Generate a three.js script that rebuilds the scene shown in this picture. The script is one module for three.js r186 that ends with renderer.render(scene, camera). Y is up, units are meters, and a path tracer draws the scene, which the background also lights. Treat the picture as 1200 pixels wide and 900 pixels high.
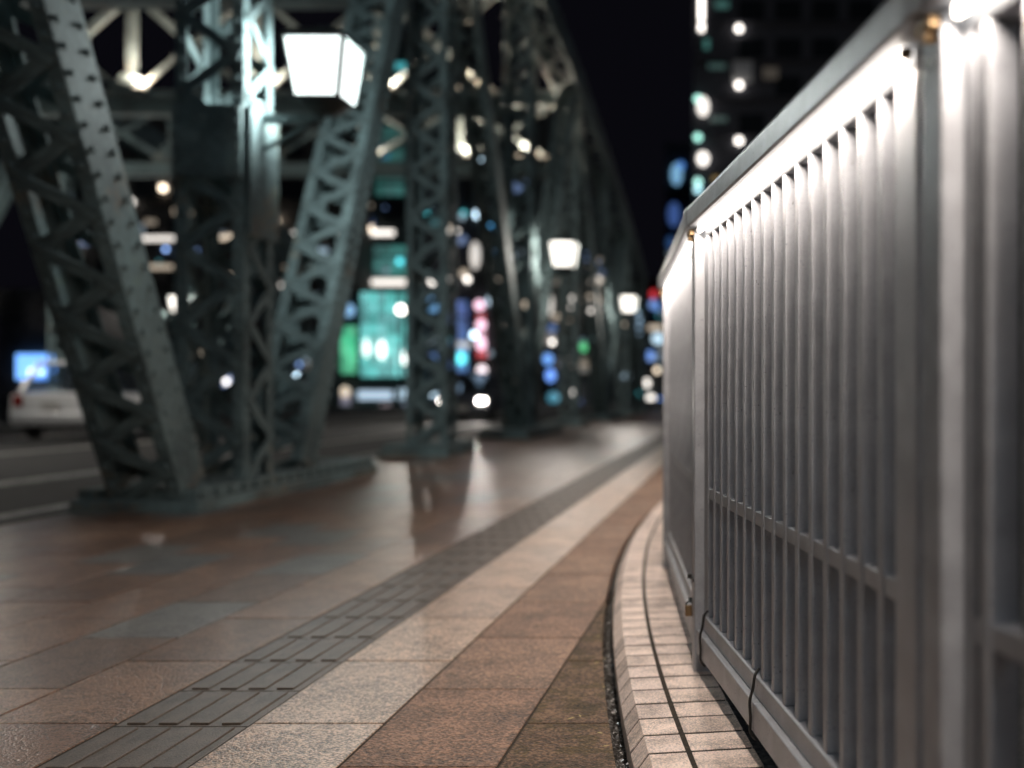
import * as THREE from 'three';
import { RoundedBoxGeometry } from 'three/addons/geometries/RoundedBoxGeometry.js';
import { mergeGeometries } from 'three/addons/utils/BufferGeometryUtils.js';
import { RectAreaLightUniformsLib } from 'three/addons/lights/RectAreaLightUniformsLib.js';

// ---------------------------------------------------------------- camera, sky, exposure
// x right, y up, the walkway runs along -z. d below always means distance along the walkway (d = -z).
const scene = new THREE.Scene();
const EYE = 0.79, FOCAL = 1280;
const camera = new THREE.PerspectiveCamera(2 * Math.atan(450 / FOCAL) * 180 / Math.PI, 4 / 3, 0.05, 2000);
camera.position.set(0, EYE, 0);
camera.lookAt(0, EYE, -10);
camera.setViewOffset(1200, 900, -270, -8, 1200, 900);   // shifted lens: the walkway runs straight away from the camera
camera.focus = 2.35;
camera.userData.fStop = 1.5;

const renderer = new THREE.WebGLRenderer({ antialias: true });
renderer.toneMapping = THREE.LinearToneMapping;
renderer.toneMappingExposure = 1;
renderer.shadowMap.enabled = true;
RectAreaLightUniformsLib.init();

{ // night sky over a city: near black, a trace lighter towards the horizon
  const W = 64, H = 32, data = new Float32Array(W * H * 4);
  for (let r = 0; r < H; r++) for (let c = 0; c < W; c++) {
    const up = Math.abs((r + 0.5) / H - 0.5) * 2, g = 0.8 + 0.5 * (1 - up);
    data.set([0.0021 * g, 0.002 * g, 0.0032 * g, 1], (r * W + c) * 4);
  }
  const sky = new THREE.DataTexture(data, W, H, THREE.RGBAFormat, THREE.FloatType);
  sky.mapping = THREE.EquirectangularReflectionMapping; sky.magFilter = THREE.LinearFilter; sky.needsUpdate = true;
  scene.background = sky; scene.environment = sky;
}
const moon = new THREE.DirectionalLight(new THREE.Color(0.7, 0.84, 1), 0.13);   // faint night-sky light from over the river
moon.position.set(30, 34, 24); moon.castShadow = true; moon.shadow.radius = 6;
Object.assign(moon.shadow.camera, { left: -40, right: 40, top: 40, bottom: -40, far: 160 });
scene.add(moon);

// ---------------------------------------------------------------- helpers
function rng(seed) { let a = seed >>> 0; return () => { a = (a + 0x6D2B79F5) | 0; let t = Math.imul(a ^ (a >>> 15), 1 | a); t = (t + Math.imul(t ^ (t >>> 7), 61 | t)) ^ t; return ((t ^ (t >>> 14)) >>> 0) / 4294967296; }; }
const R = rng(41);
const used = {};
function numbered(n) { const k = used[n] = (used[n] ?? -1) + 1; return k ? `${n}_${String(k).padStart(3, '0')}` : n; }
function shade(o) { o.traverse((m) => { if (m.isMesh) { m.castShadow = true; m.receiveShadow = true; } }); return o; }
function thing(name, label, category, pos = [0, 0, 0], group) {
  const o = new THREE.Group(); o.name = numbered(name); o.position.set(...pos);
  o.userData = { label, category }; if (group) o.userData.group = group;
  scene.add(o); return o;
}
function structure(name, label, category) { const o = thing(name, label, category); o.userData.kind = 'structure'; return o; }
function part(name, geo, mat, parent, pos, rot) {
  const m = new THREE.Mesh(geo, mat); m.name = name; m.castShadow = m.receiveShadow = true;
  if (pos) m.position.set(...pos); if (rot) m.rotation.set(...rot);
  parent.add(m); return m;
}
function merged(list) { return mergeGeometries(list.map((g) => (g.index ? g.toNonIndexed() : g)), false); }
function boxAt(w, h, l, x = 0, y = 0, z = 0) { return new THREE.BoxGeometry(w, h, l).translate(x, y, z); }
function rbox(w, h, l, r = 0.004, seg = 2) { return new RoundedBoxGeometry(w, h, l, seg, Math.min(r, w / 2.01, h / 2.01, l / 2.01)); }
// texture coordinates in metres, taken from the plane each face lies in
function metric(geo, ox = 0, oy = 0) {
  const g = geo.index ? geo.toNonIndexed() : geo, p = g.attributes.position, n = g.attributes.normal, uv = new Float32Array(p.count * 2);
  for (let i = 0; i < p.count; i++) {
    const ax = Math.abs(n.getX(i)), ay = Math.abs(n.getY(i)), az = Math.abs(n.getZ(i)), x = p.getX(i), y = p.getY(i), z = p.getZ(i);
    const [u, v] = ay >= ax && ay >= az ? [x, z] : ax >= az ? [z, y] : [x, y];
    uv[2 * i] = u + ox; uv[2 * i + 1] = v + oy;
  }
  g.setAttribute('uv', new THREE.BufferAttribute(uv, 2)); return g;
}
// a prism over an outline [[x, z] ...] with a chamfered top edge; the outline runs with the inside on its left seen from above
function slabGeo(outline, y0, y1, c) {
  const pos = [], n = outline.length;
  const cx = outline.reduce((s, q) => s + q[0], 0) / n, cz = outline.reduce((s, q) => s + q[1], 0) / n;
  const inset = outline.map(([x, z]) => { const dx = cx - x, dz = cz - z; return [x + Math.sign(dx) * Math.min(c, Math.abs(dx)), z + Math.sign(dz) * Math.min(c, Math.abs(dz))]; });
  const quad = (a, b, d, e) => pos.push(...a, ...b, ...d, ...a, ...d, ...e);
  for (let i = 0; i < n; i++) {
    const j = (i + 1) % n, A = outline[i], B = outline[j], a = inset[i], b = inset[j];
    quad([A[0], y0, A[1]], [B[0], y0, B[1]], [B[0], y1 - c, B[1]], [A[0], y1 - c, A[1]]);
    quad([A[0], y1 - c, A[1]], [B[0], y1 - c, B[1]], [b[0], y1, b[1]], [a[0], y1, a[1]]);
    pos.push(a[0], y1, a[1], b[0], y1, b[1], cx, y1, cz);
  }
  const g = new THREE.BufferGeometry(); g.setAttribute('position', new THREE.Float32BufferAttribute(pos, 3)); g.computeVertexNormals(); return g;
}
function quadPane(a, b, c, d, th) {   // a thin pane over four corners
  const A = [a, b, c, d].map((q) => new THREE.Vector3(...q)), n = A[1].clone().sub(A[0]).cross(A[3].clone().sub(A[0])).normalize().multiplyScalar(th);
  const B = A.map((q) => q.clone().add(n)), pos = [], tri = (...v) => v.forEach((q) => pos.push(q.x, q.y, q.z));
  tri(B[0], B[1], B[2]); tri(B[0], B[2], B[3]); tri(A[0], A[2], A[1]); tri(A[0], A[3], A[2]);
  for (let i = 0; i < 4; i++) { const j = (i + 1) % 4; tri(A[i], A[j], B[j]); tri(A[i], B[j], B[i]); }
  const g = new THREE.BufferGeometry(); g.setAttribute('position', new THREE.Float32BufferAttribute(pos, 3)); g.computeVertexNormals();
  g.setAttribute('uv', new THREE.Float32BufferAttribute(new Float32Array(pos.length / 3 * 2), 2)); return g;
}
function bar(a, b, w, t) {            // a flat bar between two points
  const A = new THREE.Vector3(...a), B = new THREE.Vector3(...b), g = new THREE.BoxGeometry(w, A.distanceTo(B), t);
  g.applyQuaternion(new THREE.Quaternion().setFromUnitVectors(new THREE.Vector3(0, 1, 0), B.clone().sub(A).normalize()));
  return g.translate((A.x + B.x) / 2, (A.y + B.y) / 2, (A.z + B.z) / 2);
}
function tube(pts, r, seg = 24) { return new THREE.TubeGeometry(new THREE.CatmullRomCurve3(pts.map((q) => new THREE.Vector3(...q))), seg, r, 7); }

// ---------------------------------------------------------------- textures (matter only: grain, flecks, stains)
function valueNoise(seed, n) { const r = rng(seed), g = Float32Array.from({ length: n * n }, r); return (x, y) => { const xi = Math.floor(x), yi = Math.floor(y), f = (t) => t * t * (3 - 2 * t), fx = f(x - xi), fy = f(y - yi), at = (i, j) => g[((j % n + n) % n) * n + ((i % n + n) % n)]; return (at(xi, yi) * (1 - fx) + at(xi + 1, yi) * fx) * (1 - fy) + (at(xi, yi + 1) * (1 - fx) + at(xi + 1, yi + 1) * fx) * fy; }; }
function texture(N, metres, fn, srgb) {
  const data = new Uint8Array(N * N * 4);
  for (let j = 0; j < N; j++) for (let i = 0; i < N; i++) { const c = fn(i / N, j / N); for (let k = 0; k < 3; k++) data[(j * N + i) * 4 + k] = Math.max(0, Math.min(255, c[k] * 255)); data[(j * N + i) * 4 + 3] = 255; }
  const t = new THREE.DataTexture(data, N, N); t.wrapS = t.wrapT = THREE.RepeatWrapping; t.magFilter = THREE.LinearFilter; t.minFilter = THREE.LinearMipmapLinearFilter; t.generateMipmaps = true;
  t.repeat.set(1 / metres, 1 / metres); if (srgb) t.colorSpace = THREE.SRGBColorSpace; t.needsUpdate = true; return t;
}
function speckle(seed, contrast, bright, base = 0.72) {
  const n1 = valueNoise(seed, 256), n2 = valueNoise(seed + 1, 128), n3 = valueNoise(seed + 2, 8), n4 = valueNoise(seed + 3, 32), fl = valueNoise(seed + 4, 256);
  return (u, v) => {
    const a = n1(u * 256, v * 256), b = n2(u * 128, v * 128), c = n3(u * 8, v * 8), e = n4(u * 32, v * 32), f = fl(u * 256 + 0.5, v * 256 + 0.5);
    let t = base + contrast * (0.45 * (a - 0.5) + 0.75 * (b - 0.5) + 0.2 * (e - 0.5)) + 0.22 * (c - 0.5);
    if (f > 0.9) t += bright * (f - 0.9) * 12;
    if (a < 0.13) t -= contrast * 0.25;
    return [t * (1 + 0.05 * (b - 0.5)), t, t * (1 - 0.06 * (b - 0.5))];
  };
}
const graniteMap = texture(1024, 0.62, speckle(7, 0.9, 0.35, 0.78), true);
const graniteBump = texture(1024, 0.62, speckle(7, 1.1, 0.3), false);
const coarseMap = texture(1024, 0.8, speckle(23, 0.6, 0.1, 0.77), true);
const coarseBump = texture(1024, 0.8, speckle(23, 1.2, 0.1), false);
const kerbMap = texture(512, 0.36, speckle(61, 0.42, 0.08, 0.87), true);
const kerbBump = texture(512, 0.3, speckle(61, 0.9, 0.1), false);
const mossMap = (() => { // moss and dirt in blotches over brown stone
  const s = speckle(83, 0.6, 0.12), m1 = valueNoise(91, 16), m2 = valueNoise(92, 64);
  return texture(512, 0.7, (u, v) => { const c = s(u, v), k = Math.max(0, Math.min(1, (m1(u * 16, v * 16) * 0.7 + m2(u * 64, v * 64) * 0.5 - 0.52) * 4)); return [c[0] * (1 - k * 0.2), c[1] * (1 - k * 0.17), c[2] * (1 - k * 0.3)]; }, true);
})();
const paintMap = (() => { // paint with faint grime blotches and a few chips
  const a = valueNoise(101, 16), b = valueNoise(102, 128), c = valueNoise(103, 128);
  return texture(512, 0.5, (u, v) => { let t = 0.92 + 0.12 * (a(u * 16, v * 16) - 0.5) + 0.05 * (b(u * 128, v * 128) - 0.5); if (c(u * 128, v * 128) > 0.955) t *= 0.6; return [t, t * 0.995, t * 0.985]; }, true);
})();
const paintBump = (() => { const a = valueNoise(111, 128), b = valueNoise(112, 32); return texture(256, 0.25, (u, v) => { const t = 0.5 * a(u * 128, v * 128) + 0.5 * b(u * 32, v * 32); return [t, t, t]; }, false); })();
const steelMap = (() => { const a = valueNoise(121, 8), b = valueNoise(122, 64); return texture(256, 2, (u, v) => { const r = Math.max(0, a(u * 8 + 3, v * 8 + 5) * 0.7 + b(u * 64, v * 64) * 0.45 - 0.78) * 1.6, t = 0.84 + 0.34 * (a(u * 8, v * 8) - 0.5) + 0.18 * (b(u * 64, v * 64) - 0.5); return [t * (1.02 + r * 0.5), t * (1 - r * 0.2), t * (1 - r * 0.5)]; }, true); })();
const asphaltMap = texture(512, 1.5, speckle(131, 0.6, 0.3), true);

const lin = (r, g, b) => new THREE.Color().setRGB(r, g, b);
const stone = (c, rough = 0.42, map = graniteMap, bump = graniteBump, bs = 0.0012) => new THREE.MeshStandardMaterial({ color: lin(...c), map, bumpMap: bump, bumpScale: bs, roughness: rough });
const M = {
  tan: [stone([0.66, 0.445, 0.31], 0.38), stone([0.7, 0.48, 0.34], 0.4), stone([0.61, 0.41, 0.285], 0.36)],
  brown: [stone([0.38, 0.215, 0.135], 0.62, coarseMap, coarseBump, 0.0025), stone([0.42, 0.245, 0.155], 0.6, coarseMap, coarseBump, 0.0025)],
  moss: [stone([0.27, 0.165, 0.1], 0.8, mossMap, coarseBump, 0.003), stone([0.25, 0.15, 0.09], 0.8, mossMap, coarseBump, 0.003)],
  rose: [stone([0.35, 0.19, 0.12], 0.33), stone([0.29, 0.16, 0.105], 0.31), stone([0.39, 0.22, 0.14], 0.34), stone([0.25, 0.145, 0.1], 0.32)],
  grey: [stone([0.25, 0.225, 0.205], 0.35), stone([0.23, 0.215, 0.205], 0.33)],
  tactile: stone([0.125, 0.09, 0.067], 0.5, kerbMap, kerbBump, 0.0006),
  kerb: [stone([0.9, 0.74, 0.655], 0.6, kerbMap, kerbBump, 0.0008), stone([0.95, 0.785, 0.695], 0.6, kerbMap, kerbBump, 0.0008), stone([0.84, 0.695, 0.625], 0.6, kerbMap, kerbBump, 0.0008)],
  joint: new THREE.MeshStandardMaterial({ color: lin(0.05, 0.036, 0.02), roughness: 0.95, map: asphaltMap }),
  dirt: new THREE.MeshStandardMaterial({ color: lin(0.035, 0.03, 0.024), roughness: 0.95, map: coarseMap, bumpMap: coarseBump, bumpScale: 0.006 }),
  fence: new THREE.MeshStandardMaterial({ color: lin(0.35, 0.375, 0.42), map: paintMap, bumpMap: paintBump, bumpScale: 0.00025, roughness: 0.42 }),
  steel: new THREE.MeshStandardMaterial({ color: lin(0.155, 0.232, 0.24), map: steelMap, roughness: 0.72 }),
  darkSteel: new THREE.MeshStandardMaterial({ color: lin(0.05, 0.065, 0.065), roughness: 0.5 }),
  concrete: new THREE.MeshStandardMaterial({ color: lin(0.16, 0.16, 0.155), map: asphaltMap, roughness: 0.85 }),
  asphalt: new THREE.MeshStandardMaterial({ color: lin(0.065, 0.063, 0.062), map: asphaltMap, roughness: 0.9 }),
  ground: new THREE.MeshStandardMaterial({ color: lin(0.05, 0.05, 0.05), map: asphaltMap, roughness: 0.85 }),
  line: new THREE.MeshStandardMaterial({ color: lin(0.85, 0.83, 0.78), map: asphaltMap, roughness: 0.7 }),
  rubber: new THREE.MeshStandardMaterial({ color: lin(0.012, 0.012, 0.012), roughness: 0.6 }),
  brass: new THREE.MeshStandardMaterial({ color: lin(0.22, 0.15, 0.08), metalness: 0.7, roughness: 0.5, bumpMap: paintBump, bumpScale: 0.002 }),
  leaf: new THREE.MeshStandardMaterial({ color: lin(0.45, 0.36, 0.16), roughness: 0.8 }),
  moss2: new THREE.MeshStandardMaterial({ color: lin(0.16, 0.2, 0.05), roughness: 0.95 }),
  glass: new THREE.MeshStandardMaterial({ color: lin(0.02, 0.025, 0.03), roughness: 0.12 }),
  clear: new THREE.MeshPhysicalMaterial({ color: lin(0.9, 0.95, 1), transmission: 1, thickness: 0, roughness: 0.03 }),
};
const glow = (r, g, b, k) => new THREE.MeshStandardMaterial({ color: lin(0.6, 0.6, 0.6), emissive: lin(r, g, b), emissiveIntensity: k, roughness: 0.5 });

// ---------------------------------------------------------------- ground and road
{
  const g = structure('ground', 'dark ground reaching to the horizon under the bridge and city', 'ground');
  part('ground_sheet', metric(boxAt(900, 0.4, 1400, 0, -0.55, -500)), M.ground, g);
  const r = structure('road', 'dark asphalt carriageway with pale lane lines beside the walkway', 'road');
  part('asphalt_sheet', metric(boxAt(10.2, 0.22, 260, -9.65, -0.23, -115)), M.asphalt, r);
  for (const x of [-5.28, -7.2, -10.55, -14.1]) part('lane_line', metric(boxAt(0.26, 0.006, 240, x, -0.115, -110)), M.line, r);
  const k = structure('road_kerb', 'low dark concrete kerb between walkway and road', 'kerb');
  for (let d = -3; d < 47; d += 2) part('kerb_block', metric(rbox(0.16, 0.22, 1.985, 0.02).translate(-4.46, -0.098, -d - 1)), M.concrete, k);
  for (let d = -3; d < 47; d += 2) part('kerb_block', metric(rbox(0.16, 0.34, 1.985, 0.02).translate(-14.84, -0.03, -d - 1)), M.concrete, k);
}

// ---------------------------------------------------------------- paved walkway
const kerbX = (d) => -0.588 + (d - 6.3) ** 2 / 45;        // plan curve of the kerb's foot
const walk = structure('walkway', 'granite paved walkway with a grey tactile strip', 'walkway');
{
  part('bedding', metric(slabGeo([[-4.38, -48], [-0.87, -48], [-0.87, 4], [-4.38, 4]].reverse(), -0.2, -0.0026, 0.001)), M.joint, walk);
  { // bedding up to the gutter, following the kerb's curve
    const list = [];
    for (let d = -1.6; d < 13; d += 0.2) { const a = kerbX(d) - 0.035, b = kerbX(d + 0.2) - 0.035; list.push(slabGeo([[-0.868, -d], [-0.868, -d - 0.2], [b, -d - 0.2], [a, -d]].reverse(), -0.2, -0.0027, 0)); }
    part('bedding', metric(merged(list)), M.joint, walk);
  }
  const bounds = [-0.515, -0.85, -1.165, -1.485];
  while (bounds.at(-1) > -4.2) bounds.push(bounds.at(-1) - 0.32);
  const gap = 0.0034, farSlabs = { tan: [], brown: [], rose: [], grey: [] };
  const slab = (x0, x1, d0, d1, clip) => {
    const out = [[x0 + gap, -d0 - gap], [x0 + gap, -d1 + gap]], steps = clip ? 6 : 1;
    for (let i = steps; i >= 0; i--) { const d = d0 + gap + (d1 - d0 - 2 * gap) * i / steps; out.push([clip ? Math.min(x1 - gap, kerbX(d) - 0.034) : x1 - gap, -d]); }
    for (const q of out) if (q[0] < x0 + gap) q[0] = x0 + gap;
    if (Math.max(...out.map((q) => q[0])) - x0 < 0.03) return null;
    return slabGeo(out.reverse(), -0.05, (R() - 0.5) * 0.0012, 0.0011);
  };
  const strips = [['moss', -0.195, -0.515, 0], ['moss', 0.125, -0.195, 0.3]];
  for (let i = 0; i + 1 < bounds.length; i++) if (i !== 2) strips.push([i === 0 ? 'brown' : i === 1 ? 'tan' : 'rose', bounds[i], bounds[i + 1], i === 1 || i === 3 ? 0 : i === 0 ? 0.3 : i % 2 ? 0 : 0.3]);
  for (const [kind, x1, x0, off] of strips) for (let k = -4; k < 75; k++) {
    const d0 = 2.596 + off - 1.2 + 0.6 * k, d1 = d0 + 0.6, clip = kind === 'brown' || kind === 'moss';
    if (d0 < -1.5 || d0 > 46.5 || (kind === 'moss' && d0 > 12)) continue;
    const g = slab(x0, x1, d0, d1, clip); if (!g) continue;
    metric(g, R() * 3, R() * 3);
    let set = kind;
    if (kind === 'rose' && R() < 0.13 && d0 > 3.9) set = 'grey';
    if (kind === 'rose' && Math.abs(x1 + 1.805) < 0.01 && Math.abs(d0 - 3.496) < 0.05) set = 'grey';
    const m = M[set][Math.floor(R() * M[set].length)];
    if (d0 < 9.2 && d0 > 0.6) part('paving_slab', g, m, walk);
    else farSlabs[set === 'moss' ? 'brown' : set].push(g);
  }
  for (const [k, list] of Object.entries(farSlabs)) if (list.length) part('distant_paving', merged(list), M[k][0], walk).userData.kind = 'stuff';
  // tactile strip: square tiles with four raised bars
  const P = 0.305, x0 = -1.485, x1 = -1.165, barGeos = [0, 1, 2].map(() => metric(rbox(0.046, 0.01, 0.276, 0.0035, 2), R() * 2, R() * 2)), far = [];
  for (let k = -4; k < 160; k++) {
    const d0 = 2.575 - P * 3 + P * k, d1 = d0 + P;
    if (d0 > 46) break;
    const g = metric(slabGeo([[x0 + gap, -d0 - gap], [x0 + gap, -d1 + gap], [x1 - gap, -d1 + gap], [x1 - gap, -d0 - gap]].reverse(), -0.05, -0.0018, 0.001), R() * 2, R() * 2);
    const near = d0 < 8.5 && d0 > 0.6, t = near ? part('tactile_tile', g, M.tactile, walk) : (far.push(g), null);
    for (let i = 0; i < 4; i++) {
      const cx = x0 + 0.16 + (i - 1.5) * 0.075, cz = -(d0 + d1) / 2;
      if (near) part('raised_bar', barGeos[(i + k + 8) % 3], M.tactile, t, [cx, -0.0022, cz]);
      else if (d0 < 24) far.push(barGeos[(i + k + 8) % 3].clone().translate(cx, -0.0022, cz));
    }
  }
  part('distant_tactile_strip', merged(far), M.tactile, walk).userData.kind = 'stuff';
}

// ---------------------------------------------------------------- curved kerb of small stones, gutter
{
  const k = structure('curved_kerb', 'curved kerb of small pale granite stones under the fence', 'kerb');
  const outer = new THREE.Shape([[0, -0.06], [0, 0.014], [0.028, 0.05], [0.104, 0.05], [0.104, -0.06]].map((q) => new THREE.Vector2(...q)));
  const ext = (shape, len) => new THREE.ExtrudeGeometry(shape, { depth: len - 0.004, bevelEnabled: true, bevelThickness: 0.0025, bevelSize: 0.0025, bevelOffset: -0.0025, bevelSegments: 1, steps: 1 }).translate(0, 0, -(len - 0.004) / 2);
  const inner = new THREE.Shape([[0.116, -0.06], [0.116, 0.05], [0.245, 0.05], [0.245, -0.06]].map((q) => new THREE.Vector2(...q)));
  const og = [0, 1, 2, 3, 4, 5].map(() => metric(ext(outer, 0.1085), R() * 2, R() * 2)), ig = [0, 1, 2, 3, 4, 5].map(() => metric(ext(inner, 0.1085), R() * 2, R() * 2));
  let d = 0.3, n = 0;
  while (d < 12.5) {
    const slope = (d - 6.3) / 22.5, a = Math.atan(slope), dy = (R() - 0.5) * 0.0016;
    for (const [name, geos] of [['kerb_stone', og], ['kerb_paver', ig]]) {
      const m = part(name, geos[(n * 5 + Math.floor(R() * 6)) % 6], M.kerb[Math.floor(R() * 3)], k, [kerbX(d) + 0.0005 * (R() - 0.5), dy, -d], [0, -a, 0]);
      m.rotation.y += (R() - 0.5) * 0.006;
    }
    n++; d += 0.1195 * Math.cos(a);
  }
  // mortar bed and the strip behind the stones, following the same curve
  const ribbon = (o0, o1, y0, y1, ya = y1) => { const a = [], b = []; for (let dd = -1.2; dd <= 13.01; dd += 0.2) { a.push([kerbX(dd) + o0, -dd]); b.push([kerbX(dd) + o1, -dd]); } 
    const pos = [], q = (p, r, s, t) => pos.push(...p, ...r, ...s, ...p, ...s, ...t);
    for (let i = 0; i + 1 < a.length; i++) {
      const v = (p, y) => [p[0], y, p[1]];
      q(v(a[i], ya), v(b[i], y1), v(b[i + 1], y1), v(a[i + 1], ya)); q(v(a[i + 1], y0), v(a[i], y0), v(a[i], ya), v(a[i + 1], ya)); q(v(b[i], y0), v(b[i + 1], y0), v(b[i + 1], y1), v(b[i], y1));
    }
    const g = new THREE.BufferGeometry(); g.setAttribute('position', new THREE.Float32BufferAttribute(pos, 3)); g.computeVertexNormals(); return metric(g); };
  part('mortar_bed', ribbon(0.0295, 0.105, -0.08, 0.0489), M.joint, k); part('mortar_bed', ribbon(0.0016, 0.0293, -0.08, 0.0487, 0.0131), M.joint, k); part('mortar_bed', ribbon(0.1052, 0.245, -0.08, 0.0489), M.joint, k);
  part('platform', ribbon(0.249, 1.6, -0.3, -0.035), M.concrete, k);
  part('gutter_bed', ribbon(-0.033, 0.004, -0.1, -0.045), M.dirt, k);
  // damp grit lying in the gutter
  const pg = new THREE.IcosahedronGeometry(1, 0), grit = new THREE.InstancedMesh(pg, new THREE.MeshStandardMaterial({ color: lin(0.045, 0.041, 0.037), roughness: 0.3 }), 6000);
  const mx = new THREE.Matrix4(), qq = new THREE.Quaternion(), e = new THREE.Euler();
  for (let i = 0; i < 6000; i++) { const dd = 1.2 + R() * R() * 7, s = 0.0026 + R() * 0.005; e.set(R() * 6, R() * 6, R() * 6); mx.compose(new THREE.Vector3(kerbX(dd) - 0.031 + R() * 0.029, -0.044 + R() * 0.01, -dd), qq.setFromEuler(e), new THREE.Vector3(s * (1 + R()), s, s * (1 + R()))); grit.setMatrixAt(i, mx); }
  grit.name = 'gutter_grit'; grit.userData.kind = 'stuff'; k.add(grit);
}
{ // dry leaf scraps and moss tufts caught along the mossy slabs
  const s = new THREE.Shape(); s.moveTo(0, 0); s.quadraticCurveTo(0.007, 0.006, 0.018, 0.001); s.quadraticCurveTo(0.008, -0.005, 0, 0);
  const lg = new THREE.ExtrudeGeometry(s, { depth: 0.0006, bevelEnabled: false }).rotateX(-Math.PI / 2);
  for (const [x, d, t, k] of [[-0.42, 2.62, 0.4, 1], [-0.39, 2.64, 2.1, 0.7], [-0.335, 2.52, -0.7, 1], [-0.37, 2.9, 1.2, 0.6], [-0.43, 3.16, 0.2, 0.9], [-0.4, 3.21, 2.6, 0.7], [-0.62, 3.0, 1, 0.6], [-0.31, 2.42, 0.1, 0.8], [-0.46, 3.5, 1.9, 0.6]]) {
    const o = thing('dry_leaf', 'tiny dry yellow leaf scrap lying on the mossy slabs by the gutter', 'leaf', [x, 0.0022, -d], 'leaf scraps on the mossy slabs');
    part('blade', lg, M.leaf, o, [0, 0, 0], [0.08, t, 0.1]).scale.setScalar(k);
  }
}

// ---------------------------------------------------------------- slatted fence on the curve
// corner posts [d, x], from beside the camera to where the curve turns away
const posts = [[1.268, 0.238], [2.914, -0.109]];
{ const step = (from, s, dir) => { const l = 1.682, c = Math.hypot(1, s); return [from[0] + dir * l / c, from[1] - dir * s * l / c]; };
  posts.unshift(step(posts[0], 0.29, -1));
  for (const s of [0.12, 0.05, -0.022, -0.1, -0.18]) posts.push(step(posts.at(-1), s, 1)); }
const RAIL0 = 1.221, RAIL1 = 1.284;
function frameOf(i) { // panel i runs from posts[i + 1] (far) to posts[i] (near)
  const [d1, x1] = posts[i + 1], [d0, x0] = posts[i], ex = x0 - x1, ez = d1 - d0, L = Math.hypot(ex, ez);
  return { pos: [x1, 0, -d1], turn: Math.atan2(-ez, ex), L };
}
const railShape = (() => { const s = new THREE.Shape(), z0 = -0.044, z1 = 0.029, h = RAIL1 - RAIL0, r = 0.022; s.moveTo(z0, 0.004); s.lineTo(z0 + 0.004, 0); s.lineTo(z1 - 0.003, 0); s.lineTo(z1, 0.003); s.lineTo(z1, h - r); s.absarc(z1 - r, h - r, r, 0, Math.PI / 2, false); s.lineTo(z0 + r, h); s.absarc(z0 + r, h - r, r, Math.PI / 2, Math.PI, false); s.lineTo(z0, 0.004); return s; })();
const railGeo = (len, grow = 1) => { const g = new THREE.ExtrudeGeometry(railShape, { depth: len, bevelEnabled: false, curveSegments: 8 }).translate(0.0115, -(RAIL1 - RAIL0) / 2, -len / 2).scale(grow, grow, 1).translate(-0.0115, (RAIL1 - RAIL0) / 2, 0); return g.rotateY(-Math.PI / 2).rotateY(Math.PI).scale(1, 1, 1); };
const slatGeos = [0, 1, 2, 3].map(() => metric(rbox(0.021, 0.992, 0.038, 0.003, 2), R() * 3, R() * 3));
const fence = thing('slatted_fence', 'pale grey slatted steel fence with a light strip under its handrail, on the curved kerb', 'fence');
function unit(name, pos, label) { const g = new THREE.Group(); g.name = name; g.position.set(...pos); if (label) g.userData.label = label; fence.add(g); return g; }
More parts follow.
